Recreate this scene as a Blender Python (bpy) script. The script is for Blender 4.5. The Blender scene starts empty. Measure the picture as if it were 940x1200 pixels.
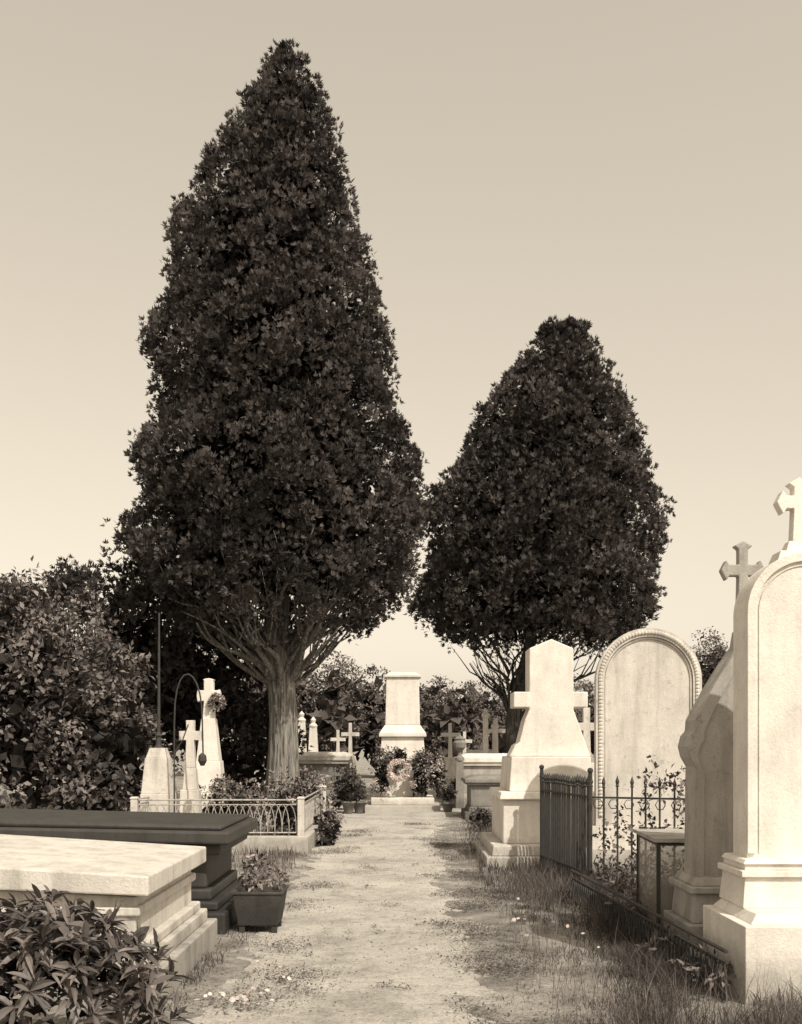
import bpy, bmesh, math, random
import numpy as np
from mathutils import Vector, Matrix
random.seed(7); rng=np.random.default_rng(11)
scene=bpy.context.scene
COL=scene.collection

# ---------------------------------------------------------------- materials
def newmat(name):
    m=bpy.data.materials.new(name); m.use_nodes=True
    nt=m.node_tree; nt.nodes.clear()
    out=nt.nodes.new('ShaderNodeOutputMaterial'); b=nt.nodes.new('ShaderNodeBsdfPrincipled')
    nt.links.new(b.outputs[0],out.inputs[0])
    return m,nt,b,out
def N(nt,t,**k):
    n=nt.nodes.new(t)
    for a,v in k.items():
        setattr(n,a,v)
    return n
def noise(nt,vec,scale,detail=6,rough=.6):
    n=N(nt,'ShaderNodeTexNoise'); n.inputs['Scale'].default_value=scale; n.inputs['Detail'].default_value=detail; n.inputs['Roughness'].default_value=rough
    if vec is not None: nt.links.new(vec,n.inputs['Vector'])
    return n.outputs['Fac']
def ramp(nt,fac,stops):
    r=N(nt,'ShaderNodeValToRGB'); cr=r.color_ramp
    while len(cr.elements)<len(stops): cr.elements.new(.5)
    for e,(p,c) in zip(cr.elements,stops):
        e.position=p; e.color=(c[0],c[1],c[2],1) if hasattr(c,'__len__') else (c,c,c,1)
    nt.links.new(fac,r.inputs[0]); return r.outputs[0]
def mix(nt,fac,a,b,mode='MIX'):
    m=N(nt,'ShaderNodeMix',data_type='RGBA',blend_type=mode)
    for sock,v in ((m.inputs[0],fac),(m.inputs[6],a),(m.inputs[7],b)):
        if isinstance(v,bpy.types.NodeSocket): nt.links.new(v,sock)
        else: sock.default_value=v if not hasattr(v,'__len__') else (v[0],v[1],v[2],1)
    return m.outputs[2]
def bump(nt,b,h,strength,dist=.02):
    n=N(nt,'ShaderNodeBump'); n.inputs['Strength'].default_value=strength; n.inputs['Distance'].default_value=dist
    nt.links.new(h,n.inputs['Height']); nt.links.new(n.outputs[0],b.inputs['Normal'])
def sep(c): return (c,c*.93,c*.84)
def lf(c): return (c,c*.86,c*.80)
def stone(name,c,stain=.55,rough=.85,bs=.5,lichen=.25):
    m,nt,b,o=newmat(name)
    tc=N(nt,'ShaderNodeTexCoord'); v=tc.outputs['Object']
    mp=N(nt,'ShaderNodeMapping'); mp.inputs['Scale'].default_value=(5,5,.8); nt.links.new(v,mp.inputs[0])
    big=ramp(nt,noise(nt,v,2.2,8,.65),[(.3,sep(c*.80)),(.62,sep(c))])
    st=ramp(nt,noise(nt,mp.outputs[0],1.1,8,.65),[(.46,1.0),(.75,1-stain)])
    c1=mix(nt,1.0,big,st,'MULTIPLY')
    fn=noise(nt,v,38,5,.7)
    c2=mix(nt,1.0,c1,ramp(nt,fn,[(.25,.86),(.55,1.0)]),'MULTIPLY')
    li=ramp(nt,noise(nt,v,9,8,.75),[(.56,0.0),(.66,lichen)])
    c3=mix(nt,li,c2,sep(c*.33))
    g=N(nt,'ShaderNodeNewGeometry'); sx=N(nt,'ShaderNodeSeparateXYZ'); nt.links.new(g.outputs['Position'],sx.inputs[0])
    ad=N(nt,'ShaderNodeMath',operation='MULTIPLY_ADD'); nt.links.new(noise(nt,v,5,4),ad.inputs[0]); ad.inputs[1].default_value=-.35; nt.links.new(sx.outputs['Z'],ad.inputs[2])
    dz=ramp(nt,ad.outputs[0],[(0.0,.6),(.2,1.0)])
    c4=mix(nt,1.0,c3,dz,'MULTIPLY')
    nt.links.new(c4,b.inputs['Base Color']); b.inputs['Roughness'].default_value=rough
    b.inputs['Specular IOR Level'].default_value=.25
    hh=N(nt,'ShaderNodeMath',operation='ADD'); nt.links.new(noise(nt,v,60,6,.7),hh.inputs[0]); nt.links.new(noise(nt,v,11,6,.6),hh.inputs[1])
    bump(nt,b,hh.outputs[0],bs,.012)
    return m
def metal(name,c,rust=.5):
    m,nt,b,o=newmat(name); tc=N(nt,'ShaderNodeTexCoord'); v=tc.outputs['Object']
    col=ramp(nt,noise(nt,v,14,6,.7),[(.35,sep(c)),(.7,sep(c*(1-rust)))])
    nt.links.new(col,b.inputs['Base Color']); b.inputs['Roughness'].default_value=.7
    bump(nt,b,noise(nt,v,80,4),.4,.004); return m
def leafmat(name,d,l,trans=.25,rough=.55,big=.6,spec=.3):
    m,nt,b,o=newmat(name)
    at=N(nt,'ShaderNodeAttribute'); at.attribute_name='shade'
    tc=N(nt,'ShaderNodeTexCoord')
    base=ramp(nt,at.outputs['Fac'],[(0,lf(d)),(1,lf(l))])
    col=mix(nt,1.0,base,ramp(nt,noise(nt,tc.outputs['Object'],big,5,.6),[(.35,.62),(.65,1.15)]),'MULTIPLY')
    nt.links.new(col,b.inputs['Base Color']); b.inputs['Roughness'].default_value=rough
    b.inputs['Specular IOR Level'].default_value=spec
    if trans>0:
        t=N(nt,'ShaderNodeBsdfTranslucent'); nt.links.new(col,t.inputs[0])
        ms=N(nt,'ShaderNodeMixShader'); ms.inputs[0].default_value=trans
        nt.links.new(b.outputs[0],ms.inputs[1]); nt.links.new(t.outputs[0],ms.inputs[2]); nt.links.new(ms.outputs[0],o.inputs[0])
    return m
def bark(name,c):
    m,nt,b,o=newmat(name); tc=N(nt,'ShaderNodeTexCoord'); mp=N(nt,'ShaderNodeMapping'); mp.inputs['Scale'].default_value=(11,11,.9)
    nt.links.new(tc.outputs['Object'],mp.inputs[0]); n=noise(nt,mp.outputs[0],2.2,8,.7)
    nt.links.new(ramp(nt,n,[(.38,sep(c*.25)),(.5,sep(c*.8)),(.65,sep(c*1.3))]),b.inputs['Base Color'])
    b.inputs['Roughness'].default_value=.95; b.inputs['Specular IOR Level'].default_value=.1
    bump(nt,b,n,1.0,.06); return m

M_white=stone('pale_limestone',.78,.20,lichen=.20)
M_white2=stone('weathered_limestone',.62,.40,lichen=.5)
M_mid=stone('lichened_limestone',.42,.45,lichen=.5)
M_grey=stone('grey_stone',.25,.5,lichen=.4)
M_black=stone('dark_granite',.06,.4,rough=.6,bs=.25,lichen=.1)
M_iron=metal('old_iron',.04)
M_ironl=metal('pale_painted_iron',.45,.6)
M_wood=stone('dark_planter_zinc',.08,.5,lichen=.3)
M_thuja=leafmat('thuja_foliage',.022,.125,.10,.7,.5,.15)
M_yew=leafmat('yew_foliage',.018,.085,.1,.7,.6,.15)
M_broad=leafmat('broadleaf_foliage',.045,.26,.2,.5,.6)
M_far=leafmat('haze_lightened_foliage',.12,.22,.1,.8,.15,.1)  # aerial haze painted in: leaf colour lightened for the far trees
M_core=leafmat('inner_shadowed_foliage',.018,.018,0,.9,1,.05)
M_fg=leafmat('laurel_leaves',.05,.22,.15,.42,2)
M_grass=leafmat('grass_blades',.06,.28,.25,.7,.9,.15)
M_weed=leafmat('weed_leaves',.09,.24,.15,.7,2,.15)
M_flower=leafmat('flowers_and_leaves',.03,.46,.15,.7,3,.2)
M_petal=leafmat('pale_petals',.55,.8,.2,.7,3,.2)
M_bark=bark('fibrous_bark',.27)
M_limb=bark('limb_bark',.24)
M_bark_shade=bark('shade_darkened_bark',.09)  # bark colour darkened to paint in the shade on the right tree's trunk

# ---------------------------------------------------------------- mesh builder
class B:
    def __init__(s): s.v=[]; s.f=[]; s.m=[]
    def add(s,v,f,mi=0):
        o=len(s.v); s.v+= [tuple(p) for p in v]; s.f+=[tuple(i+o for i in q) for q in f]; s.m+=[mi]*len(f)
    def box(s,x0,x1,y0,y1,z0,z1,mi=0,tx=0,ty=0,zl=None):
        za=z1 if zl is None else zl
        v=[(x0,y0,z0),(x1,y0,z0),(x1,y1,z0),(x0,y1,z0),(x0+tx,y0+ty,za),(x1-tx,y0+ty,z1),(x1-tx,y1-ty,z1),(x0+tx,y1-ty,za)]
        s.add(v,[(0,3,2,1),(4,5,6,7),(0,1,5,4),(1,2,6,5),(2,3,7,6),(3,0,4,7)],mi)
    def skewbox(s,x0,x1,y0,y1,zb0,zb1,zt0,zt1,mi=0):
        v=[(x0,y0,zb0),(x1,y0,zb1),(x1,y1,zb1),(x0,y1,zb0),(x0,y0,zt0),(x1,y0,zt1),(x1,y1,zt1),(x0,y1,zt0)]
        s.add(v,[(0,3,2,1),(4,5,6,7),(0,1,5,4),(1,2,6,5),(2,3,7,6),(3,0,4,7)],mi)
    def prism(s,poly,y0,y1,mi=0):
        n=len(poly); v=[(x,y0,z) for x,z in poly]+[(x,y1,z) for x,z in poly]
        s.add(v,[tuple(range(n)),tuple(range(2*n-1,n-1,-1))]+[(i,i+n,(i+1)%n+n,(i+1)%n) for i in range(n)],mi)
    def strip(s,outer,inner,y0,y1,mi=0):
        n=len(outer)
        v=[(x,y0,z) for x,z in outer]+[(x,y0,z) for x,z in inner]+[(x,y1,z) for x,z in outer]+[(x,y1,z) for x,z in inner]
        f=[]
        for i in range(n-1):
            f+=[(i,i+1,n+i+1,n+i),(2*n+i,3*n+i,3*n+i+1,2*n+i+1),(i,2*n+i,2*n+i+1,i+1),(n+i,n+i+1,3*n+i+1,3*n+i)]
        f+=[(0,n,3*n,2*n),(n-1,3*n-1,4*n-1,2*n-1)]
        s.add(v,f,mi)
    def tube(s,pts,rad,seg=6,mi=0,ridge=0,rk=9,jit=0):
        pts=[Vector(p) for p in pts]; n=len(pts)
        if not hasattr(rad,'__len__'): rad=[rad]*n
        v=[];f=[]
        side=None
        for i,p in enumerate(pts):
            t=(pts[min(i+1,n-1)]-pts[max(i-1,0)]).normalized()
            if side is None: side=t.orthogonal().normalized()
            side=(side-t*side.dot(t)).normalized(); u=t.cross(side)
            for k in range(seg):
                a=2*math.pi*k/seg
                r=rad[i]*(1+ridge*math.sin(rk*a+1.3*math.sin(i*.5))+ridge*.7*math.sin(4*a+i*.2)+jit*random.uniform(-1,1))
                v.append(p+side*math.cos(a)*r+u*math.sin(a)*r)
        for i in range(n-1):
            for k in range(seg):
                f.append((i*seg+k,i*seg+(k+1)%seg,(i+1)*seg+(k+1)%seg,(i+1)*seg+k))
        f.append(tuple(range(seg-1,-1,-1))); f.append(tuple(range((n-1)*seg,n*seg)))
        s.add(v,f,mi)
    def lathe(s,cx,cy,prof,seg=16,mi=0):
        v=[];f=[]
        for r,z in prof:
            for k in range(seg):
                a=2*math.pi*k/seg; v.append((cx+r*math.cos(a),cy+r*math.sin(a),z))
        for i in range(len(prof)-1):
            for k in range(seg): f.append((i*seg+k,i*seg+(k+1)%seg,(i+1)*seg+(k+1)%seg,(i+1)*seg+k))
        f.append(tuple(range(seg-1,-1,-1))); f.append(tuple(range((len(prof)-1)*seg,len(prof)*seg)))
        s.add(v,f,mi)
    def ball(s,c,r,mi=0,seg=8):
        s.lathe(c[0],c[1],[(max(r*math.sin(math.pi*i/5),.0005),c[2]-r*math.cos(math.pi*i/5)) for i in range(6)],seg,mi)
    def finish(s,name,mats,loc=(0,0,0),rot=0,bevel=0,smooth=False,parent=None):
        me=bpy.data.meshes.new(name); me.from_pydata(s.v,[],s.f); me.update()
        bm=bmesh.new(); bm.from_mesh(me); bmesh.ops.recalc_face_normals(bm,faces=bm.faces); bm.to_mesh(me); bm.free()
        for m in mats: me.materials.append(m)
        me.polygons.foreach_set('material_index',s.m)
        if smooth: me.polygons.foreach_set('use_smooth',[True]*len(me.polygons))
        ob=bpy.data.objects.new(name,me); COL.objects.link(ob); ob.location=loc; ob.rotation_euler=(0,0,rot)
        if bevel:
            bv=ob.modifiers.new('bevel','BEVEL'); bv.width=bevel; bv.segments=2; bv.limit_method='ANGLE'; bv.angle_limit=.6
        if parent: ob.parent=parent
        return ob
def archpts(xc,w,z0,zs,rise=None,n=20):
    r=w/2; rise=r if rise is None else rise
    return [(xc-r,z0)]+[(xc-r*math.cos(math.pi*i/n),zs+rise*math.sin(math.pi*i/n)) for i in range(n+1)]+[(xc+r,z0)]
def crosspoly(xc,z0,h,w,t,zarm=None,flare=0.0):
    za=z0+h*.66 if zarm is None else zarm; a=t/2; F=flare
    return [(xc-a*1.1,z0),(xc-a*.85,za-a),(xc-w/2+F,za-a),(xc-w/2+F*.5,za-a-F*.7),(xc-w/2,za-a*.7),(xc-w/2-F*.3,za),(xc-w/2,za+a*.7),(xc-w/2+F*.5,za+a+F*.7),(xc-w/2+F,za+a),
            (xc-a*.85,za+a),(xc-a*.85,z0+h-F),(xc-a*.85-F*.7,z0+h-F*.5),(xc-a*.6,z0+h),(xc,z0+h+F*.3),(xc+a*.6,z0+h),(xc+a*.85+F*.7,z0+h-F*.5),(xc+a*.85,z0+h-F),(xc+a*.85,za+a),
            (xc+w/2-F,za+a),(xc+w/2-F*.5,za+a+F*.7),(xc+w/2,za+a*.7),(xc+w/2+F*.3,za),(xc+w/2,za-a*.7),(xc+w/2-F*.5,za-a-F*.7),(xc+w/2-F,za-a),(xc+a*.85,za-a),(xc+a*1.1,z0)]

# ---------------------------------------------------------------- foliage
def unit(a): return a/np.maximum(np.linalg.norm(a,axis=-1,keepdims=True),1e-9)
def quads_obj(name,V,shade,mat,parent=None):
    V=V.reshape(-1,3); nf=len(V)//4
    me=bpy.data.meshes.new(name); me.vertices.add(len(V)); me.vertices.foreach_set('co',V.astype(np.float32).ravel())
    me.loops.add(nf*4); me.loops.foreach_set('vertex_index',np.arange(nf*4,dtype=np.int32))
    me.polygons.add(nf); me.polygons.foreach_set('loop_start',np.arange(nf,dtype=np.int32)*4)
    me.update(calc_edges=True)
    at=me.attributes.new('shade','FLOAT','FACE'); at.data.foreach_set('value',np.clip(shade,0,1).astype(np.float32))
    me.materials.append(mat); ob=bpy.data.objects.new(name,me); COL.objects.link(ob)
    if parent: ob.parent=parent
    return ob
def leafquads(P,A,Nn,L,W,fold=.2,mid=.45):
    A=unit(A); S=unit(np.cross(A,Nn)); U=np.cross(S,A); L=L[:,None]; W=W[:,None]
    c=P+A*L*mid+U*W*fold
    return np.stack([P,c+S*W*.5,P+A*L,c-S*W*.5],1)
def rdir(n):
    return unit(rng.normal(size=(n,3)))
def sprays(C,R,O,nper,L,K=5,up=.5,sh=None,ratio=.3,spread=.9,inner=.45):
    n=len(C); idx=np.repeat(np.arange(n),nper); m=len(idx)
    d=unit(rdir(m)+O[idx]*.75+np.array([0,0,.15]))
    P=C[idx]+d*(R[idx]*rng.uniform(inner,1.05,m))[:,None]
    ax=unit(d*.7+np.array([0,0,up])+rdir(m)*.45)
    side=unit(np.cross(ax,rdir(m)))
    Vs=[];Ss=[]
    base=(sh[idx] if sh is not None else np.full(m,.5))+rng.normal(0,.13,m)
    for j in range(K):
        a=(j/(K-1)-.5)*2*spread+rng.normal(0,.12,m)
        ll=L*rng.uniform(.7,1.25,m)*(1-.35*abs(j/(K-1)-.5))
        dr=ax*np.cos(a)[:,None]+side*np.sin(a)[:,None]
        nn=unit(np.cross(ax,side)+rdir(m)*.4)
        Vs.append(leafquads(P+ax*(L*.25*(1-abs(j-(K-1)/2)/K)),dr,nn,ll,ll*ratio)); Ss.append(base+rng.normal(0,.08,m))
    return np.concatenate(Vs),np.concatenate(Ss)
def single_leaves(C,R,O,nper,L,ratio=.5,sh=None,up=.1,droop=0):
    n=len(C); idx=np.repeat(np.arange(n),nper); m=len(idx)
    d=unit(rdir(m)+O[idx]*.7); P=C[idx]+d*(R[idx]*rng.uniform(.4,1.05,m))[:,None]
    ax=unit(rdir(m)+d*.5+np.array([0,0,-droop])); nn=unit(d+np.array([0,0,.6])+rdir(m)*.6)
    ll=L*rng.uniform(.6,1.3,m)
    base=(sh[idx] if sh is not None else np.full(m,.5))+rng.normal(0,.2,m)
    return leafquads(P,ax,nn,ll,ll*ratio),base
def lump(phi,z,s=0.):
    return (np.sin(3*phi+1.7*z+s)+np.sin(5*phi-2.3*z+2*s)+np.sin(2*phi+3.1*z+.5+s)+np.sin(7*phi+4.3*z+3*s))/4

def conifer(x0,y0,prof,nclump,nper,L,trunk_h,trunk_r,fork,seed,crmax=.55,lump_a=.10,nl=34,barks=None,low=.5):
    root=bpy.data.objects.new('cypress_tree',None); COL.objects.link(root); root.location=(x0,y0,0)
    prof=sorted(prof); Z=np.array([p[0] for p in prof]); XL=-np.array([p[1] for p in prof]); XR=np.array([p[2] for p in prof])
    zc=np.linspace(Z[0],Z[-1],400); RM=(np.interp(zc,Z,XL)+np.interp(zc,Z,XR))/2
    w=np.maximum(RM,.25); w/=w.sum()
    def rad(z): return (np.interp(z,Z,XL)+np.interp(z,Z,XR))/2
    def off(z): return (np.interp(z,Z,XR)-np.interp(z,Z,XL))/2
    def place(rr,ph,z): return np.stack([off(z)+rr*np.cos(ph),rr*np.sin(ph),z],1)
    def bumpf(ph,z): return lump_a*(lump(ph,z,seed)+1.1*np.sin(2.6*z+1.5*np.sin(ph*2+seed)+3*ph)*.5)
    z=rng.choice(zc,nclump,p=w); ph=rng.uniform(0,2*np.pi,nclump)
    cr=(.28+.72*rng.uniform(0,1,nclump)**1.6)*crmax
    R=np.maximum(rad(z),.05)
    cr=np.minimum(cr,np.maximum(R*.5,.10))
    k=1+bumpf(ph,z)+np.clip(rng.normal(0,.035,nclump),-.1,.08)
    rr=np.maximum(R*k-cr*.8,0)*np.where(rng.uniform(size=nclump)<.8,1,rng.uniform(.6,1,nclump))
    C=place(rr,ph,np.minimum(z-cr*.4,Z[-1]-cr-.1))
    O=unit(np.stack([np.cos(ph),np.sin(ph),np.full(nclump,.25)],1))
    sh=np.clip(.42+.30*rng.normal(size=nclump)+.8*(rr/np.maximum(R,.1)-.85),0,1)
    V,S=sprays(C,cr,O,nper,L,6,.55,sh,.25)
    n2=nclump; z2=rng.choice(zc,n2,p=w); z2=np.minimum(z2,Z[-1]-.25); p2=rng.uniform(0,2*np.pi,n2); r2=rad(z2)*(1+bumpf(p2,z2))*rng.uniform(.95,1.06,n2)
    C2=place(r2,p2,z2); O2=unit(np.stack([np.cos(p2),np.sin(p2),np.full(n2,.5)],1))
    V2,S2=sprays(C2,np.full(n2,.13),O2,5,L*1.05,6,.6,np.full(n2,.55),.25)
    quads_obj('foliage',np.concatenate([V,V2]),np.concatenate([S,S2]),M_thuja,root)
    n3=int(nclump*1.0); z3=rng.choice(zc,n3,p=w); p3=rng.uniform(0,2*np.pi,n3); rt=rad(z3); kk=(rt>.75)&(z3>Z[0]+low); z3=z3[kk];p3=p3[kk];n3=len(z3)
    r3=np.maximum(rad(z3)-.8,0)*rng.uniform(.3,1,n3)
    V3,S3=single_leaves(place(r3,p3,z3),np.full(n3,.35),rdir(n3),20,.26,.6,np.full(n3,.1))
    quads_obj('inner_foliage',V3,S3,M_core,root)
    b=B()
    pts=[];rd=[]
    for i in range(19):
        t=i/18; zz=t*trunk_h-.1
        fl=1+.7*math.exp(-max(zz,0)*2.4)
        pts.append((.05*math.sin(zz*.9)+float(off(zz))*max(0,min(1,(zz-fork)/3)),.05*math.cos(zz*.7),zz)); rd.append(trunk_r*fl*(1-.78*t**1.1))
    b.tube(pts,rd,48,0,.05,11,.035)
    for i in range(nl):
        a=2*math.pi*i/nl+random.uniform(-.15,.15); z0=fork+random.uniform(-.3,1.0)
        rz=float(rad(z0+1.6))*random.uniform(.6,.98); hh=random.uniform(.8,1.9); ox=float(off(z0+1.6))
        pp=[]
        w1=random.uniform(-.4,.4)
        for k in range(11):
            t=k/10
            rr_=trunk_r*.35+rz*t**1.05; z_=z0+hh*t**.9+.10*math.sin(t*6+i)
            aa=a+w1*t+.10*math.sin(t*7+i*2); pp.append((rr_*math.cos(aa)+ox*t,rr_*math.sin(aa),z_))
        r0=random.uniform(.04,.09)*trunk_r/.36
        b.tube(pp,[r0*(1-.75*k/10) for k in range(11)],7,1,0,3,.06)
        for q in range(4):
            k0=random.randint(2,8); s0=Vector(pp[k0]); aa=a+random.uniform(-1.2,1.2)
            e=[s0+Vector((math.cos(aa)*t*.8,math.sin(aa)*t*.8,t*random.uniform(.2,.5)+t*t*.6)) for t in (0,.3,.65,1)]
            b.tube(e,[r0*.4,r0*.32,r0*.22,r0*.1],5,1)
    b.finish('trunk_and_limbs',barks or [M_bark,M_limb],parent=root,smooth=True)
    return root
def prof_px(rows,s,x0):
    return [(1.6-(y-875)*s,(a-470)*s-x0,(c-470)*s-x0) for y,a,c in rows]
# crown widths in metres from the trunk axis (measured at .0192 m and .024 m per unit)
P1=prof_px([(52,332,338),(66,322,350),(90,308,364),(130,284,383),(180,260,394),(215,236,400),(245,226,414),(270,216,408),(300,206,420),(350,200,435),(400,186,445),(450,190,454),(500,196,463),(530,174,472),(580,165,482),(610,160,488),(650,170,482),(680,182,474),(705,198,458),(728,212,432),(742,225,398)],.0192,-2.69)
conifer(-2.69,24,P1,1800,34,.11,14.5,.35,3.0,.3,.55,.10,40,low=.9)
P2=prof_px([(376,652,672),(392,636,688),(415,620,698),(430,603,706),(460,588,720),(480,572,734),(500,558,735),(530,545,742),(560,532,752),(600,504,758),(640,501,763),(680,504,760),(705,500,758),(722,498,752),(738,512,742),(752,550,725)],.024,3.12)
conifer(3.12,30,P2,1200,32,.13,8.5,.27,2.6,2.1,.65,.12,26,[M_bark_shade,M_bark_shade])

def bush(name,ells,dens,nper,L,mat,kind='leaf',cr=.35,ratio=.5,core=True,parent=None,L3=None,corem=None):
    Cs=[];Rs=[];Os=[]
    for (cx,cy,cz,rx,ry,rz) in ells:
        n=max(6,int(dens*(rx*ry+rx*rz+ry*rz)*4))
        d=rdir(n); d[:,2]=np.where(d[:,2]<-.5,-d[:,2],d[:,2])
        ph=np.arctan2(d[:,1],d[:,0]); k=(1+.15*lump(ph,d[:,2]*3,cx))*rng.uniform(.72,1.02,n)
        c=np.array([cx,cy,cz])+d*np.array([rx,ry,rz])*k[:,None]
        c[:,2]=np.maximum(c[:,2],.05)
        Cs.append(c);Rs.append(rng.uniform(.5,1.1,n)*cr);Os.append(d)
    C=np.concatenate(Cs);R=np.concatenate(Rs);O=np.concatenate(Os); sh=np.clip(.45+.25*rng.normal(size=len(C)),0,1)
    if kind=='spray': V,S=sprays(C,R,O,nper,L,5,.4,sh)
    else: V,S=single_leaves(C,R,O,nper,L,ratio,sh)
    V[...,2]=np.maximum(V[...,2],-.02)
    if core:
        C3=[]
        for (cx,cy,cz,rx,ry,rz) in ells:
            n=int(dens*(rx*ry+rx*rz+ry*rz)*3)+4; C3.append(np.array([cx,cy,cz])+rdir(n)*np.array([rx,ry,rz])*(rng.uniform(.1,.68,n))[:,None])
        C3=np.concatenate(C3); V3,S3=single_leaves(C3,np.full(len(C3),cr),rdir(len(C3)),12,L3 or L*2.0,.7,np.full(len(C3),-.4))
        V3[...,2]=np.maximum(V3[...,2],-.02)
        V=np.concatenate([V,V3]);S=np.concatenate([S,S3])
    return quads_obj(name,V,S,mat,parent)

bush('leafy_shrub',[(-6.4,18.6,1.9,2.0,1.5,2.4),(-8.4,18.8,2.2,1.9,1.6,2.5),(-5.1,18.4,1.2,.95,1.0,1.8),(-6.9,18.2,3.2,1.0,1,1.1),(-10.5,18.6,2,1.8,1.6,2.9)],3.2,52,.115,M_broad,cr=.40,ratio=.55,L3=.28)
bush('yew_tree',[(-6.5,25,3.2,2.1,1.7,2.9),(-5.6,25.2,3.4,1.5,1.4,2.6),(-4.7,25.6,2.6,1.6,1.4,2.4),(-8.8,26,2.9,2.2,1.8,2.8),(-3.6,26.4,1.5,1.0,1.0,1.6)],2.6,26,.13,M_yew,'spray',cr=.5)
ells=[]
x=-46
while x<52:
    y=56+random.uniform(-3,3); h=random.uniform(4.3,5.6)
    if -5.5<x<-1.5: h=6.4-abs(x+3.2)*.35
    if -1.4<x<.8: h=3.8
    if .8<x<7: h=4.9+random.uniform(-.2,.2)
    if x<-6: h=random.uniform(5.5,7.5)
    if x>13: h=random.uniform(6.0,8)
    ells.append((x,y,h*.5,1.5,1.5,h*.50)); x+=random.uniform(1.3,2.0)
bush('distant_trees',ells,1.2,46,.15,M_far,cr=.55,ratio=.6,L3=.8)

# ---------------------------------------------------------------- ground
def H(x,y):
    return .018*np.sin(x*1.3+y*.7)+.014*np.sin(y*1.1-x*2.1)+.008*np.sin(3.3*x+2.2*y)
def nz(x,y,s=0):
    return (np.sin(2.1*x+3.3*y+s)+np.sin(4.7*x-2.9*y+1+s)+np.sin(1.1*y-6.3*x+2*s)+np.sin(7.9*y+3.1*x+s)+np.sin(12.7*x+9.1*y)+np.sin(1.3*x+.9*y+4*s))/6
YL=np.array([-6,3,6.5,9,11.5,17,22,24.5,26,60]); XLe=np.array([-1.3,-1.3,-1.25,-1.32,-1.3,-1.35,-1.45,-2.6,-3.4,-3.6])
XRe=np.array([.6,.6,.58,.58,.55,.68,.85,1.25,1.6,1.6])
def grid(name,xs,ys,zf,mat):
    X,Y=np.meshgrid(xs,ys); Zz=zf(X,Y); V=np.stack([X,Y,Zz],-1).reshape(-1,3); nx=len(xs);ny=len(ys)
    I=(np.arange(ny-1)[:,None]*nx+np.arange(nx-1)[None,:]).ravel()
    F=np.stack([I,I+1,I+nx+1,I+nx],1)
    me=bpy.data.meshes.new(name); me.vertices.add(len(V)); me.vertices.foreach_set('co',V.astype(np.float32).ravel())
    me.loops.add(F.size); me.loops.foreach_set('vertex_index',F.astype(np.int32).ravel()); me.polygons.add(len(F)); me.polygons.foreach_set('loop_start',np.arange(len(F),dtype=np.int32)*4)
    me.update(calc_edges=True); me.polygons.foreach_set('use_smooth',np.ones(len(F),dtype=bool)); me.materials.append(mat)
    ob=bpy.data.objects.new(name,me); COL.objects.link(ob); return ob
def earth(name,cA,cB,cC,sc,k2=.8):
    m,nt,b,o=newmat(name); tc=N(nt,'ShaderNodeTexCoord'); v=tc.outputs['Object']
    a=ramp(nt,noise(nt,v,sc,10,.72),[(.38,cA),(.5,cB),(.62,cC)])
    f=ramp(nt,noise(nt,v,45,8,.75),[(.3,.62),(.54,1.05)])
    c=mix(nt,1.0,a,f,'MULTIPLY')
    f2=ramp(nt,noise(nt,v,7,9,.8),[(.36,.55),(.5,1.0)])
    c=mix(nt,k2,c,f2,'MULTIPLY')
    vo=N(nt,'ShaderNodeTexVoronoi'); vo.inputs['Scale'].default_value=26; nt.links.new(v,vo.inputs['Vector'])
    peb=ramp(nt,vo.outputs['Distance'],[(.10,1.15),(.22,1.0)])
    c=mix(nt,1.0,c,peb,'MULTIPLY')
    nt.links.new(c,b.inputs['Base Color']); b.inputs['Roughness'].default_value=1; b.inputs['Specular IOR Level'].default_value=.05
    h=N(nt,'ShaderNodeMath',operation='ADD'); nt.links.new(noise(nt,v,30,8,.7),h.inputs[0]); nt.links.new(noise(nt,v,5,6,.7),h.inputs[1])
    bump(nt,b,h.outputs[0],.8,.04); return m
M_ground=earth('dry_grassy_earth',sep(.18),sep(.30),sep(.42),1.7)
M_path=earth('sandy_path',sep(.36),sep(.48),sep(.55),1.3,.6)
xs=np.concatenate([-np.geomspace(400,6,22),np.arange(-5.5,5.6,.12),np.geomspace(6,400,22)])
ys=np.concatenate([-np.geomspace(100,3,10),np.arange(-2,30,.14),np.geomspace(31,600,24)])
grid('ground',xs,ys,lambda X,Y:H(X,Y),M_ground)
def pathz(X,Y):
    l=np.interp(Y,YL,XLe); r=np.interp(Y,YL,XRe); d=np.minimum(X-l,r-X)+.25*nz(X,Y)+.16*nz(X*2.3,Y*2.1,1)+.10*nz(X*5.3,Y*4.1,2)
    m=np.clip(d/.4+.5,0,1); m=m*m*(3-2*m)
    return H(X,Y)-.03+.042*m+.006*nz(X*3,Y*3,2)*m
grid('path',np.arange(-4.2,2.4,.05),np.arange(-3,29,.06),pathz,M_path)

n=2600; X=rng.uniform(-1.6,1.1,n); Y=4.5+20*rng.uniform(0,1,n)**1.6; r=rng.uniform(.004,.013,n)
oc=np.array([[1,0,0],[0,1,0],[-1,0,0],[0,-1,0],[0,0,.7],[0,0,-.7]],float); fc=[(0,1,4),(1,2,4),(2,3,4),(3,0,4),(1,0,5),(2,1,5),(3,2,5),(0,3,5)]
bb=B()
for i in range(n):
    a=random.uniform(0,6); ca,sa=math.cos(a),math.sin(a); z=float(H(X[i],Y[i]))+.012
    bb.add([(X[i]+(p[0]*ca-p[1]*sa)*r[i]*random.uniform(.7,1.3),Y[i]+(p[0]*sa+p[1]*ca)*r[i],z+p[2]*r[i]) for p in oc],fc)
bb.finish('gravel',[M_mid])

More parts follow.
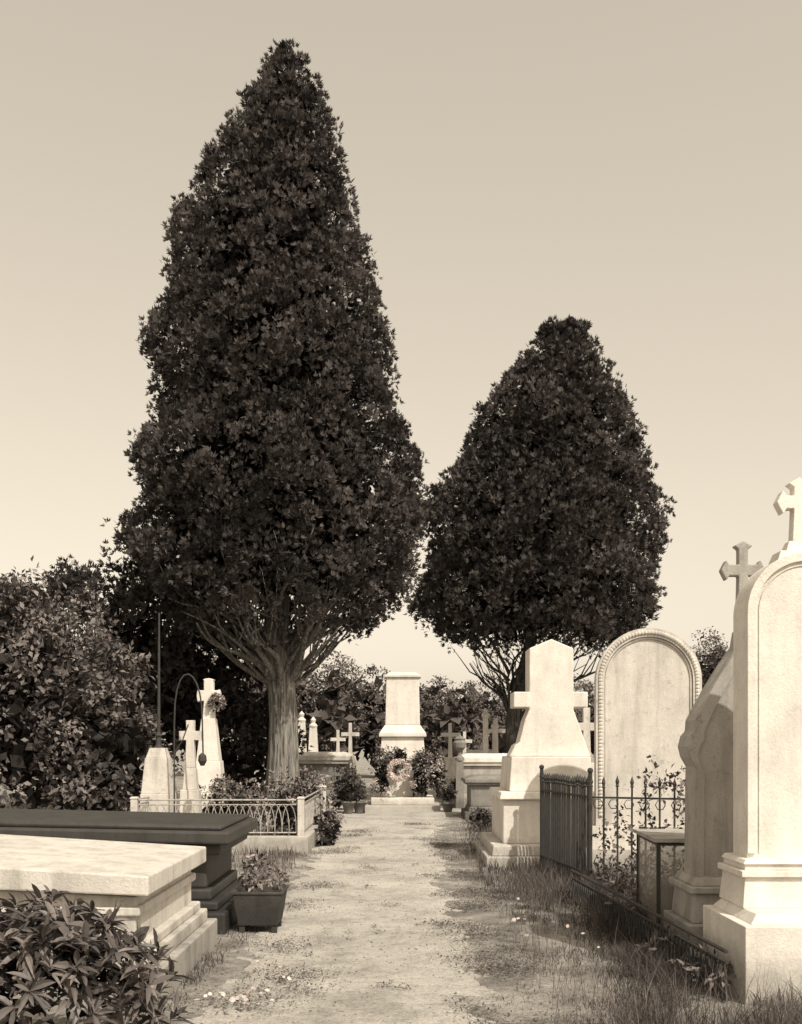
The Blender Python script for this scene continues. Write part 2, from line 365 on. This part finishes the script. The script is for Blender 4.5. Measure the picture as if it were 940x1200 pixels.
# ---------------------------------------------------------------- grass
def grass(name,X,Y,hgt,wid,shade,mat=M_grass,bend=.5):
    n=len(X); Z=H(X,Y)-.01; P=np.stack([X,Y,Z],1); a=rng.uniform(0,2*np.pi,n); side=np.stack([np.cos(a),np.sin(a),np.zeros(n)],1)
    l=rng.uniform(0,2*np.pi,n); lean=np.stack([np.cos(l),np.sin(l),np.zeros(n)],1)*(rng.uniform(.1,1,n)*bend*hgt)[:,None]
    up=np.array([0,0,1])*hgt[:,None]; w=(side*wid[:,None]*.5)
    m=P+up*.5+lean*.3; t=P+up*.93+lean
    q1=np.stack([P-w,P+w,m+w*.8,m-w*.8],1); q2=np.stack([m-w*.8,m+w*.8,t+w*.12,t-w*.12],1)
    return quads_obj(name,np.concatenate([q1,q2]),np.concatenate([shade,shade]),mat)
def scatter(n,x0,x1,y0,y1,f,pw=1.4):
    X=rng.uniform(x0,x1,n); Y=y0+(y1-y0)*rng.uniform(0,1,n)**pw
    k=rng.uniform(size=n)<f(X,Y); return X[k],Y[k]
def re_(Y): return np.interp(Y,YL,XRe)
def le_(Y): return np.interp(Y,YL,XLe)
X,Y=scatter(170000,.2,2.6,4.5,26,lambda X,Y:np.clip((X-re_(Y)-.15)/.7+.6*nz(X*1.2,Y*1.2,3),0,1)*np.clip(.38+1.3*nz(X*1.1,Y*1.1,8),.06,1))
k=np.clip((X-re_(Y)-.2)/.9,0.0,1)
h=(.03+.13*k*k)*rng.uniform(.4,1.5,len(X))*(1+.6*nz(X,Y,5))
grass('grass',X,Y,h,rng.uniform(.003,.008,len(X)),.3+.25*nz(X,Y,2)+rng.normal(0,.25,len(X)),bend=.9)
X,Y=scatter(3000,.9,2.3,4.8,20,lambda X,Y:.5+nz(X,Y,3))
grass('grass_stalks',X,Y,rng.uniform(.15,.42,len(X)),rng.uniform(.003,.005,len(X)),.6+rng.normal(0,.25,len(X)),bend=.6)
X,Y=scatter(60000,-1.9,-.75,4.5,26,lambda X,Y:np.clip((le_(Y)-X)/.35+.9*nz(X*1.2,Y*1.2,6),0,1)*.8)
h=.045*rng.uniform(.4,1.8,len(X))*(1+.7*nz(X,Y,5)); grass('grass',X,Y,h,rng.uniform(.004,.009,len(X)),.35+.3*nz(X,Y,1)+rng.normal(0,.2,len(X)),bend=.9)
X,Y=scatter(60000,-14,14,12,34,lambda X,Y:((X<le_(Y)-.1)|(X>re_(Y)+.4))*.9)
h=.12*rng.uniform(.4,1.6,len(X)); grass('grass',X,Y,h,rng.uniform(.01,.02,len(X)),.4+.3*nz(X,Y,1)+rng.normal(0,.2,len(X)))
pc=[(-.75,7.4,.26),(-.98,6.7,.26),(-.62,6.9,.12),(-.95,8.6,.22),(.35,9.5,.14),(-.95,12,.22),(.35,13,.16),(-1.0,16,.25),(.5,18,.2),(-.8,20,.25),(.3,22,.25),(.45,6.5,.14),(-1.1,10.5,.22),(-.85,19,.2),(-.1,10.6,.07),(-.4,14,.09)]
pc+=[(random.uniform(.5,1.7),random.uniform(5.5,18),random.uniform(.12,.28)) for i in range(34)]
pc+=[(random.uniform(-1.2,.5),random.uniform(5.5,22),random.uniform(.03,.07)) for i in range(26)]
XX=[];YY=[]
for (a,c,r) in pc:
    n=int(1100*r*r/.09)+12; XX.append(a+rng.normal(0,r*.7,n)); YY.append(c+rng.normal(0,r*.8,n))
X=np.concatenate(XX);Y=np.concatenate(YY); n=len(X)
P=np.stack([X,Y,H(X,Y)+.012+rng.uniform(0,.03,n)],1); ax=unit(rdir(n)*np.array([1,1,.45])+np.array([0,0,.15]))
ll=rng.uniform(.010,.030,n); V=leafquads(P,ax,unit(np.array([0,0,1.])+rdir(n)*.5),ll,ll*rng.uniform(.25,.6,n))
quads_obj('weeds',V,.35+rng.normal(0,.25,n),M_weed)
def daisies(pts):
    Vs=[];Ss=[]
    for (x,y,z) in pts:
        k=9; c=np.array([x,y,z]); tilt=unit(rng.normal(0,.35,3)+np.array([0,-.4,1]))
        s=unit(np.cross(tilt,[1,0,.1])); t=np.cross(tilt,s)
        a=np.arange(k)*2*np.pi/k; D=np.cos(a)[:,None]*s+np.sin(a)[:,None]*t
        r=random.uniform(.010,.022)
        Vs.append(leafquads(np.repeat(c[None],k,0),D,np.repeat(tilt[None],k,0),np.full(k,r),np.full(k,r*.75),.05,.6)); Ss.append(rng.uniform(0,1,k))
    quads_obj('daisies',np.concatenate(Vs),np.concatenate(Ss),M_petal)
pts=[(random.gauss(-.98,.14),random.gauss(6.4,.14),random.uniform(.05,.13)) for i in range(22)]
pts+=[(random.gauss(-.75,.16),random.gauss(7.3,.3),random.uniform(.03,.08)) for i in range(6)]
pts+=[(random.gauss(1.2,.2),random.gauss(9.0,.8),random.uniform(.10,.2)) for i in range(10)]
daisies(pts)

# ---------------------------------------------------------------- left tombs
b=B()
b.skewbox(-4.3,-1.56,6.58,8.55,.79,.675,.965,.80)
b.box(-4.22,-1.66,6.68,8.45,.30,.66,zl=.78)
b.box(-4.25,-1.63,6.65,8.48,.54,.60); b.box(-4.25,-1.60,6.62,8.51,.30,.37)
b.box(-4.35,-1.56,6.55,8.60,.20,.30); b.box(-4.45,-1.50,6.45,8.72,-.1,.20)
b.finish('pale_stone_tomb',[M_white2],bevel=.012)
b=B()
b.skewbox(-4.6,-1.47,9.10,10.95,.82,.76,.93,.87); b.skewbox(-4.55,-1.55,9.20,10.85,.93,.871,.985,.915)
b.box(-4.5,-1.56,9.2,10.85,.66,.765); b.box(-4.5,-1.70,9.32,10.73,.36,.66)
b.box(-4.5,-1.65,9.27,10.78,.26,.36); b.box(-4.5,-1.58,9.20,10.85,.18,.26); b.box(-4.55,-1.50,9.10,10.95,-.1,.18)
b.finish('dark_stone_tomb',[M_black],bevel=.02)
root=bpy.data.objects.new('planter_box',None); COL.objects.link(root); root.location=(-.03,0,0)
b=B()
v=lambda s,z:[(-1.21-s,9.42-s*1.15,z),(-1.21+s,9.42-s*1.15,z),(-1.21+s,9.42+s*1.15,z),(-1.21-s,9.42+s*1.15,z)]
b.add(v(.17,.05)+v(.215,.34)+v(.195,.34)+v(.19,.30),[(0,3,2,1),(0,1,5,4),(1,2,6,5),(2,3,7,6),(3,0,4,7),(4,5,9,8),(5,6,10,9),(6,7,11,10),(7,4,8,11),(8,9,13,12),(9,10,14,13),(10,11,15,14),(11,8,12,15),(12,13,14,15)])
for sx in (-1,1):
    for sy in (-1,1): b.box(-1.21+sx*.14-.025,-1.21+sx*.14+.025,9.42+sy*.16-.025,9.42+sy*.16+.025,-.03,.05)
b.box(-1.435,-.985,9.165,9.19,.325,.35); b.box(-1.435,-.985,9.65,9.675,.325,.35); b.box(-1.435,-1.41,9.19,9.65,.325,.35); b.box(-1.01,-.985,9.19,9.65,.325,.35)
b.finish('box',[M_wood],bevel=.006,parent=root)
bush('plants',[(-1.21,9.42,.42,.19,.2,.22)],34,18,.06,M_flower,cr=.07,ratio=.45,core=False,parent=root)
def rosettes(name,ell,nr,mat,L=.17):
    cx,cy,cz,rx,ry,rz=ell; Vs=[];Ss=[]
    for i in range(nr):
        d=rdir(1)[0]
        if d[2]<-.35: d[2]*=-1
        k=rng.uniform(.55,1.0)
        c=np.array([cx,cy,cz])+d*np.array([rx,ry,rz])*k; st=unit(d*.7+np.array([0,0,.7])+rng.normal(0,.35,3))
        nl=rng.integers(7,13); s=unit(np.cross(st,rng.normal(size=3))); t=np.cross(st,s); sh=rng.uniform(.1,.8)
        for j in range(nl):
            a=j*2.4+rng.normal(0,.3); D=np.cos(a)*s+np.sin(a)*t; el=rng.uniform(.1,1.3); A=unit(D+st*el); ll=L*rng.uniform(.55,1.15); w=ll*rng.uniform(.2,.28)
            S_=unit(np.cross(A,st)+rng.normal(0,.2,3)); U=np.cross(S_,A); dr=rng.uniform(.0,.55)
            ts=[0,.22,.5,.78,1]; ws=[.12,.75,1,.68,.03]; C=[]
            for q in ts: C.append(c-st*.05*j/nl+A*ll*q+np.array([0,0,-1])*dr*ll*q*q)
            for q in range(4):
                w0=ws[q]*w*.5;w1=ws[q+1]*w*.5
                Vs.append([C[q],C[q]+S_*w0+U*w0*.45,C[q+1]+S_*w1+U*w1*.45,C[q+1]]); Vs.append([C[q]-S_*w0+U*w0*.45,C[q],C[q+1],C[q+1]-S_*w1+U*w1*.45])
            Ss+= [sh+rng.normal(0,.2)]*8
    return quads_obj(name,np.array(Vs),np.array(Ss),mat)
rosettes('laurel_bush',(-1.86,5.35,.36,.76,.55,.50),340,M_fg,.14)
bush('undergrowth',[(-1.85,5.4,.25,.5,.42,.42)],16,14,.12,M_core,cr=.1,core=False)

# ---------------------------------------------------------------- enclosure with pale iron fence
root=bpy.data.objects.new('grave_enclosure',None); COL.objects.link(root)
b=B()
x0,x1,y0,y1=-4.0,-1.5,16.0,20.6
b.box(x0-.12,x1+.12,y0-.12,y0+.10,-.1,.26); b.box(x0-.12,x1+.12,y1-.10,y1+.12,-.1,.26)
b.box(x0-.12,x0+.10,y0+.1,y1-.1,-.1,.257); b.box(x1-.10,x1+.12,y0+.1,y1-.1,-.1,.257)
for (px,py) in ((x0,y0),(x1,y0),(x0,y1),(x1,y1)):
    b.box(px-.05,px+.05,py-.05,py+.05,.25,.82); b.box(px-.065,px+.065,py-.065,py+.065,.82,.85,0,.02,.02)
b.finish('kerb_and_posts',[M_white2],bevel=.01,parent=root)
b=B()
def hoopfence(b,p0,p1,zb,zt,bay,r=.009,mi=0,over=True):
    p0=Vector(p0);p1=Vector(p1); L=(p1-p0).length; n=max(1,round(L/bay)); d=(p1-p0)/n
    b.tube([(p0.x,p0.y,zt),(p1.x,p1.y,zt)],r*1.5,6,mi); b.tube([(p0.x,p0.y,zt-.07),(p1.x,p1.y,zt-.07)],r,5,mi); b.tube([(p0.x,p0.y,zb+.04),(p1.x,p1.y,zb+.04)],r*1.2,5,mi)
    H_=zt-.07-zb-.04
    for i in range(n):
        for o in ((0,.5) if over else (0,)):
            if i+o+1>n: continue
            q=p0+d*(i+o); pts=[]
            for k in range(11):
                t=k/10; pts.append((q.x+d.x*(.5-.5*math.cos(math.pi*t)),q.y+d.y*(.5-.5*math.cos(math.pi*t)),zb+.04+H_*math.sin(math.pi*t)**.8))
            b.tube(pts,r*.8,4,mi)
        q=p0+d*(i+.5); b.tube([(q.x,q.y,zb),(q.x,q.y,zb+H_*.55)],r*.7,4,mi)
hoopfence(b,(x0+.07,y0,0),(x1-.07,y0,0),.27,.80,.22); hoopfence(b,(x1,y0+.07,0),(x1,y1-.07,0),.27,.80,.22)
hoopfence(b,(x0,y0+.07,0),(x0,y1-.07,0),.27,.80,.22)
b.finish('iron_hoops',[M_ironl],parent=root)
bush('bed_plants',[(-3.0,18.6,.45,.75,1.2,.55),(-2.0,18.8,.45,.45,1.3,.62),(-1.7,19.6,.6,.35,.6,.6)],5,34,.07,M_flower,cr=.2,ratio=.5,parent=root)
bush('flowering_shrub',[(-1.28,18.4,.25,.2,.7,.4),(-1.2,17.2,.15,.14,.3,.25)],12,20,.06,M_flower,cr=.12,ratio=.5)

b=B(); q=-.14
b.box(-4.02+q,-3.5+q,16.9,17.4,-.1,.85,0,.02,.02); b.box(-3.99+q,-3.53+q,16.93,17.37,.85,1.42,0,.05,.05); b.box(-3.93+q,-3.59+q,16.99,17.31,1.42,1.58,0,.05,.05)
b.tube([(-3.76+q,17.15,1.5),(-3.755+q,17.15,2.1),(-3.75+q,17.15,3.75)],[.035,.028,.016],6,1)
b.lathe(-3.76+q,17.15,[(.09,1.58),(.05,1.62),(.04,1.75),(.06,1.78),(.02,1.85)],10,1)
b.finish('grave_post',[M_white2,M_iron],bevel=.01)
b=B()
b.box(-3.62,-3.26,17.3,17.6,-.1,.9,0,.03,.02); b.box(-3.56,-3.32,17.35,17.56,.9,1.25,0,.03,.03)
b.prism(crosspoly(-3.44,1.25,.78,.36,.15,1.78),17.38,17.52)
b.finish('stone_grave_cross',[M_white2],bevel=.012)
b=B()
b.box(-3.75,-3.05,18.6,19.2,-.1,.75); b.box(-3.67,-3.13,18.66,19.14,.75,1.35,0,.05,.05); b.box(-3.60,-3.2,18.72,19.08,1.35,2.1,0,.08,.06)
b.prism(crosspoly(-3.4,2.08,.72,.40,.19,2.5,.03),18.82,18.99)
b.finish('stone_grave_cross',[M_white],bevel=.015)
def wreath(name,c,R,r,mat,n=60,L=.05,sh=.55):
    a=rng.uniform(0,2*np.pi,n); C=np.array(c)+np.stack([np.cos(a)*R,rng.normal(0,r*.3,n),np.sin(a)*R],1)
    V,S=single_leaves(C,np.full(n,r),rdir(n),10,L,.6,np.full(n,sh)+rng.normal(0,.25,n)); return quads_obj(name,V,S,mat)
wreath('wreath',(-3.24,18.74,2.38),.11,.04,M_flower)
b=B()
pts=[(-3.55,16.7,-.1),(-3.55,16.7,1.9)]+[(-3.33-.22*math.cos(math.pi*k/10),16.7,1.95+.85*math.sin(math.pi*k/10)**.8*(1-.15*k/10)) for k in range(11)]+[(-3.10,16.7,1.5)]
b.tube(pts,.013,6); b.tube([(-3.55,16.7,1.5),(-3.42,16.7,1.7),(-3.33,16.7,1.95)],.01,5)
b.lathe(-3.11,16.7,[(.02,1.50),(.06,1.46),(.07,1.38),(.03,1.3)],10)
b.finish('iron_hoop_bracket',[M_iron])

# ---------------------------------------------------------------- central monument
b=B(); cx=.04
b.box(cx-.92,cx+.92,25.9,28.2,-.1,.16); b.box(cx-.78,cx+.78,26.3,28.0,.16,.34); b.box(cx-.60,cx+.60,26.9,27.9,.34,1.25,0,.02,.02)
b.box(cx-.65,cx+.65,26.85,27.95,1.25,1.36); b.box(cx-.57,cx+.57,26.95,27.85,1.36,1.85,0,.04,.04); b.box(cx-.60,cx+.60,26.9,27.9,1.85,1.93); b.box(cx-.60,cx+.60,26.9,27.9,1.93,2.15,0,.15,.15)
b.box(cx-.44,cx+.44,27.05,27.75,2.15,3.36,0,.025,.025); b.box(cx-.47,cx+.47,27.02,27.78,3.36,3.43); b.box(cx-.42,cx+.42,27.06,27.74,3.43,3.50,0,.1,.1)
b.finish('memorial_stele',[M_white],bevel=.015)
wreath('wreath',(-.06,26.18,1.02),.22,.055,M_petal,150,.05,.9)
wreath('wreath',(.50,26.3,1.22),.17,.06,M_flower,60,.06,.2)
wreath('wreath',(-.48,26.3,1.35),.15,.05,M_flower,60,.05,.3)
bush('funeral_flowers',[(-.50,26.5,.85,.22,.18,.65),(.5,26.55,.8,.3,.2,.8),(.9,26.45,.8,.22,.2,.6),(-.05,26.6,1.35,.35,.12,.2)],18,22,.06,M_flower,cr=.11,ratio=.6)
bush('foliage_garland',[(-.05,26.45,.95,.24,.1,.3)],40,12,.07,M_yew,cr=.09,ratio=.5,core=False)
bush('funeral_flowers',[(.30,26.25,.62,.10,.08,.12),(.78,26.3,.95,.12,.1,.16),(-.62,26.3,.65,.10,.08,.14),(.95,26.3,1.15,.08,.08,.1),(-.3,26.2,.5,.08,.08,.08)],40,12,.045,M_petal,cr=.06,ratio=.7,core=False)
def pot(x,y,h,r,plant):
    root=bpy.data.objects.new('potted_plant',None); COL.objects.link(root); b=B()
    b.lathe(x,y,[(r*.6,-.03),(r*.62,.02),(r*.95,h*.85),(r*1.1,h*.86),(r*1.1,h),(r*.9,h),(r*.85,h*.9)],14); b.finish('pot',[M_grey],smooth=True,parent=root)
    bush('plant',[(x,y,h+plant*.45,plant*.45,plant*.45,plant*.55)],30,14,.06,M_broad,cr=.08,core=True,parent=root)
pot(1.13,25.7,.26,.15,.42); pot(-1.02,25.8,.28,.15,.45); pot(-1.25,25.4,.3,.16,.70); pot(1.35,27.0,.5,.16,.3)
bush('clipped_shrub',[(-1.45,27.0,.5,.33,.33,.65)],14,20,.07,M_yew,cr=.14)
bush('clipped_shrub',[(1.55,20.3,.12,.28,.3,.28)],16,18,.06,M_broad,cr=.1)
def sarco(x0,x1,y0,y1,h,mat,name='stone_tomb',lid=None):
    b=B(); lm=0 if lid is None else 1
    b.box(x0,x1,y0,y1,-.1,h*.16); b.box(x0+.07,x1-.07,y0+.07,y1-.07,h*.16,h*.28,0,.05,.05)
    b.box(x0+.13,x1-.13,y0+.13,y1-.13,h*.28,h*.78); b.box(x0+.05,x1-.05,y0+.05,y1-.05,h*.78,h*.84,lm); b.box(x0,x1,y0,y1,h*.84,h*.93,lm); b.box(x0+.03,x1-.03,y0+.03,y1-.03,h*.93,h,lm,.2,.2)
    b.finish(name,[mat,lid or mat],bevel=.015)
sarco(-3.3,-1.35,29.2,31.0,1.45,M_grey,lid=M_white2)
sarco(-3.1,-1.95,26.6,28.2,.7,M_white2)
sarco(1.45,3.1,27.4,29.0,1.42,M_mid,lid=M_white)
sarco(1.42,2.75,23.6,25.2,.95,M_grey)
sarco(1.9,3.0,31.8,33,1.5,M_white2)
sarco(-6.2,-4.4,31,33,1.2,M_white2)
b=B(); b.lathe(1.48,26.9,[(.12,1.25),(.12,1.32),(.05,1.38),(.04,1.45),(.15,1.58),(.17,1.7),(.13,1.76),(.15,1.8),(.03,1.88),(.02,1.94)],14); b.box(1.37,1.59,26.79,27.01,-.1,1.25,0,.02,.02); b.finish('stone_urn',[M_grey])
for (x,y,h) in ((2.45,30.9,2.72),(2.72,30.9,2.4)):
    b=B(); b.box(x-.13,x+.13,y-.13,y+.13,-.1,.9); b.lathe(x,y,[(.12,.9),(.09,1.0),(.075,h-.3),(.11,h-.25),(.12,h-.18),(.05,h-.12),(.07,h-.05),(.01,h)],14); b.finish('stone_column',[M_white])
for (x,y,h) in ((-3.12,33.5,2.72),(-2.78,33.8,2.55)):
    b=B(); b.box(x-.26,x+.26,y-.2,y+.2,-.1,1.3); b.box(x-.16,x+.16,y-.14,y+.14,1.3,h-.35,0,.05,.04); b.lathe(x,y,[(.12,h-.35),(.14,h-.28),(.06,h-.2),(.09,h-.1),(.01,h)],12); b.finish('stone_obelisk',[M_white],bevel=.01)
for (x,y,h) in ((-4.3,34,1.9),(-5.6,35,2.2),(3.9,34,2.2),(5.2,33,2.6),(7.0,34,2.2),(-8,36,2.0),(9,36,2.4),(-1.9,40,2.5),(1.75,38,2.45),(2.5,42,2.2),(-2.6,44,2.3),(3.3,37,2.6)):
    b=B(); b.box(x-.4,x+.4,y-.25,y+.25,-.1,.5); b.box(x-.25,x+.25,y-.16,y+.16,.5,h*.5,0,.05,.03); b.prism(crosspoly(x,h*.5-.01,h*.5,h*.27,.14),y-.07,y+.07); b.finish('stone_grave_cross',[M_white2],bevel=.012)

# ---------------------------------------------------------------- right cross monument
b=B()
b.box(1.14,2.95,14.2,16.7,-.1,.13); b.box(1.22,2.87,14.3,16.6,.13,.27,0,.02,.02)
b.box(1.40,2.72,14.6,16.4,.27,.88); b.box(1.34,2.78,14.52,16.46,.88,.98,0,.03,.03)
b.box(1.50,2.66,14.75,16.2,.98,1.46,0,.03,.03)
b.prism([(1.52,1.46),(1.60,1.62),(1.66,1.66),(1.74,1.98),(1.80,2.12),(1.80,2.15),(1.58,2.15),(1.58,2.37),(1.80,2.37),(1.80,2.98),(2.11,3.11),(2.42,2.98),(2.42,2.37),(2.62,2.37),(2.62,2.15),(2.42,2.15),(2.42,2.12),(2.50,1.9),(2.60,1.62),(2.66,1.46)],14.95,15.45)
b.finish('stone_cross_monument',[M_white],bevel=.015)
b=B(); b.box(3.2,3.75,19.8,20.2,-.1,1.3,0,.05,.05); b.prism(crosspoly(3.47,1.28,1.05,.46,.15),19.92,20.06); b.finish('stone_grave_cross',[M_white2],bevel=.012)

# ---------------------------------------------------------------- rounded headstone with beaded border
b=B()
W=1.27; zs=2.42
b.box(-.80,.80,-.28,.42,-.1,.35); b.box(-.73,.73,-.16,.32,.35,.62,0,.03,.03)
b.prism(archpts(0,W,.61,zs,n=32),0,.24)
o=archpts(0,W+.02,.62,zs,W/2+.01,n=32); i1=archpts(0,W-.19,.62,zs,n=32); b.strip(o,i1,-.045,.0)
o=archpts(0,W-.21,.62,zs,n=32); i1=archpts(0,W-.25,.62,zs,n=32); b.strip(o,i1,-.02,.0)
R=W/2-.045
for k in range(47):
    a=math.pi*k/46; b.ball((-R*math.cos(a),-.045,zs+R*math.sin(a)),.03)
z=zs-.045
while z>.75:
    b.ball((-R,-.045,z),.03); b.ball((R,-.045,z),.03); z-=.045
b.finish('arched_headstone',[M_white2],loc=(3.06,13.2,0),rot=math.radians(-4),bevel=0)

# ---------------------------------------------------------------- picket fence round the plot
b=B()
def pickets(b,p0,p1,h,sp,r=.011,mi=0):
    p0=Vector(p0);p1=Vector(p1);L=(p1-p0).length;n=round(L/sp);d=(p1-p0)/n
    for zz in (.16,h-.22): b.tube([(p0.x,p0.y,zz),(p1.x,p1.y,zz)],.016,4,mi)
    for i in range(n+1):
        q=p0+d*i; hh=h+random.uniform(-.012,.012); lx=random.uniform(-.006,.006)
        b.tube([(q.x,q.y,-.05),(q.x+lx,q.y,hh-.10)],r,6,mi)
        b.lathe(q.x+lx,q.y,[(r,hh-.11),(r*2.3,hh-.10),(r*1.2,hh-.085),(r*2.1,hh-.05),(.001,hh+.02)],6,mi)
A_=(1.86,14.1,0); C_=(2.13,12.0,0); D_=(3.55,11.4,0)
pickets(b,A_,C_,1.25,.10,.014); pickets(b,C_,D_,1.25,.15,.011)
for P_ in (A_,C_,D_): b.tube([(P_[0],P_[1],-.05),(P_[0],P_[1],1.30)],.024,8); b.ball((P_[0],P_[1],1.33),.035)
for i in range(8):
    t=(i+.5)/9; qx=C_[0]+(D_[0]-C_[0])*t; qy=C_[1]+(D_[1]-C_[1])*t
    pts=[(qx+.055*math.cos(a/6*math.pi*2),qy-.02,.96+.055*math.sin(a/6*math.pi*2)) for a in range(7)]; b.tube(pts,.006,4)
    pts=[(qx+.05*math.cos(a/6*math.pi*2),qy-.02,.30+.07*math.sin(a/6*math.pi*2)) for a in range(7)]; b.tube(pts,.006,4)
b.finish('iron_picket_fence',[M_iron])
C=[]
for s in range(9):
    x=2.2+s*.15+random.uniform(-.05,.05); y=12-(x-2.15)*.43; z=.1
    top=random.uniform(.7,1.35)
    while z<top:
        C.append((x,y,z)); z+=.05; x+=random.uniform(-.035,.04); y+=random.uniform(-.02,.02)
C+= [(random.gauss(3.0,.18),11.6+random.gauss(0,.06),random.gauss(1.2,.12)) for i in range(22)]
C=np.array(C); V,S=single_leaves(C,np.full(len(C),.075),rdir(len(C)),6,.06,.6,rng.uniform(.0,.4,len(C))); quads_obj('climbing_plant',V,S,M_flower)

b=B(); hoopfence(b,(1.74,10.9,0),(2.0,6.55,0),.0,.34,.16,.009,0)
b.finish('low_iron_edging',[M_iron])

mg,nt,bs,o=newmat('dusty_glass'); bs.inputs['Base Color'].default_value=(.30,.27,.235,1); bs.inputs['Roughness'].default_value=.4; bs.inputs['Alpha'].default_value=.5
b=B()
x0,x1,y0,y1,zt=0,.44,0,.95,.83
for (px,py) in ((x0,y0),(x1,y0),(x0,y1),(x1,y1)): b.box(px-.014,px+.014,py-.014,py+.014,.10,zt-.001)
for z in (.12,zt-.03):
    b.box(x0+.014,x1-.014,y0-.012,y0+.012,z,z+.025); b.box(x0+.014,x1-.014,y1-.012,y1+.012,z,z+.025); b.box(x0-.012,x0+.012,y0+.014,y1-.014,z,z+.025); b.box(x1-.012,x1+.012,y0+.014,y1-.014,z,z+.025)
b.box(x0-.04,x1+.04,y0-.04,y1+.04,zt,zt+.03,2); b.box(x0-.05,x1+.05,y0-.05,y1+.05,-.1,.10,2)
b.box(x0+.015,x1-.015,y0-.002,y0+.002,.146,zt-.031,1); b.box(x0-.002,x0+.002,y0+.015,y1-.015,.146,zt-.031,1)
b.box(.05,.40,.1,.8,.10,.45,2,.05,.05)
b.finish('glazed_wreath_case',[M_iron,mg,M_mid],loc=(2.08,8.62,0),rot=math.radians(-3))

# ---------------------------------------------------------------- right foreground headstones
b=B(); xc=2.655
b.box(2.10,3.25,6.50,7.42,-.1,.50); b.box(2.16,3.19,6.58,7.40,.50,.56,0,.05,.05)
b.box(2.20,3.11,6.86,7.38,.56,.76,0,.02,.02); b.box(2.19,3.12,6.85,7.38,.76,.80); b.box(2.225,3.085,6.90,7.36,.80,.84); b.box(2.21,3.10,6.88,7.37,.84,.87,0,.02,.02)
b.prism(archpts(xc,.77,.865,2.485,n=36),7.0,7.29)
b.strip(archpts(xc,.775,.90,2.485,n=36),archpts(xc,.66,.90,2.485,n=36),6.975,7.0)
b.strip(archpts(xc,.62,.90,2.485,n=36),archpts(xc,.60,.90,2.485,n=36),6.99,7.0)
b.box(xc-.17,xc+.17,7.04,7.24,2.82,2.90,0,.03,.02); b.box(xc-.10,xc+.10,7.07,7.21,2.895,2.97,0,.03,.03)
b.prism(crosspoly(xc,2.96,.42,.27,.085,3.23,.05),7.10,7.19)
b.finish('arched_headstone',[M_white],bevel=.010)
b=B(); xc=2.60
b.box(2.09,3.11,7.75,8.5,-.1,.30); b.box(2.14,3.06,7.82,8.45,.30,.52,0,.02,.02); b.box(2.12,3.08,7.80,8.46,.52,.57); b.box(2.15,3.05,7.85,8.42,.57,.63,0,.03,.03)
half=[(.41,.62),(.40,1.45),(.44,1.52),(.46,1.60),(.44,1.68),(.405,1.72),(.40,1.80),(.35,1.90),(.26,2.06),(.16,2.22),(.07,2.35),(.0,2.40)]
poly=[(xc-a,z) for a,z in half]+[(xc+a,z) for a,z in reversed(half[:-1])]
b.prism(poly,8.0,8.26)
inn=[(xc+(x-xc)*.82,.62+(z-.62)*.93) for x,z in poly]
b.strip(poly,inn,7.965,8.0)
b.box(xc-.08,xc+.08,8.05,8.21,2.33,2.48,0,.02,.02)
b.prism(crosspoly(xc,2.47,.68,.31,.085,2.94,.05),8.09,8.17)
b.finish('scrolled_headstone',[M_mid],bevel=.010)
bush('undergrowth',[(1.95,7.4,.05,.14,1.0,.2),(2.0,9.8,.08,.2,.9,.25),(2.5,10.6,.1,.5,.6,.4)],12,18,.07,M_broad,cr=.12,ratio=.35,core=False)
bush('leafy_shrub',[(9.2,30,1.9,1.6,1.5,2.3),(11.5,31,2,2,1.6,2.6)],1.8,24,.2,M_yew,cr=.5)

# ---------------------------------------------------------------- world, sun, camera
el=math.radians(48); az=math.atan2(.50,-.86)
w=bpy.data.worlds.new('World'); scene.world=w; w.use_nodes=True; nt=w.node_tree
bg=nt.nodes['Background']; sky=nt.nodes.new('ShaderNodeTexSky'); sky.sky_type='NISHITA'; sky.sun_disc=False; sky.sun_elevation=el; sky.sun_rotation=az
sky.air_density=1.0; sky.dust_density=3.0; sky.ozone_density=1
bw=nt.nodes.new('ShaderNodeRGBToBW'); nt.links.new(sky.outputs[0],bw.inputs[0])
pw=nt.nodes.new('ShaderNodeMath'); pw.operation='POWER'; nt.links.new(bw.outputs[0],pw.inputs[0]); pw.inputs[1].default_value=.55
mu=nt.nodes.new('ShaderNodeMath'); mu.operation='MULTIPLY'; nt.links.new(pw.outputs[0],mu.inputs[0]); mu.inputs[1].default_value=3.4
vm=nt.nodes.new('ShaderNodeVectorMath'); vm.operation='SCALE'; vm.inputs[0].default_value=(1.0,.885,.715); nt.links.new(mu.outputs[0],vm.inputs['Scale'])
nt.links.new(vm.outputs[0],bg.inputs[0]); bg.inputs[1].default_value=.14
ld=bpy.data.lights.new('sun','SUN'); ld.energy=4.4; ld.angle=math.radians(.6); ld.color=(1,.94,.83)
lo=bpy.data.objects.new('sun',ld); COL.objects.link(lo)
sv=Vector((math.sin(az)*math.cos(el),math.cos(az)*math.cos(el),math.sin(el))); lo.rotation_euler=sv.to_track_quat('Z','Y').to_euler(); lo.location=sv*40
cd=bpy.data.cameras.new('camera'); cd.sensor_fit='HORIZONTAL'; cd.sensor_width=36; cd.lens=47.87; cd.shift_y=.2926; cd.clip_end=2000
co=bpy.data.objects.new('camera',cd); COL.objects.link(co); co.location=(0,0,1.6); co.rotation_euler=(math.pi/2,0,0); scene.camera=co
scene.view_settings.view_transform='Standard'; scene.view_settings.look='None'; scene.view_settings.exposure=0
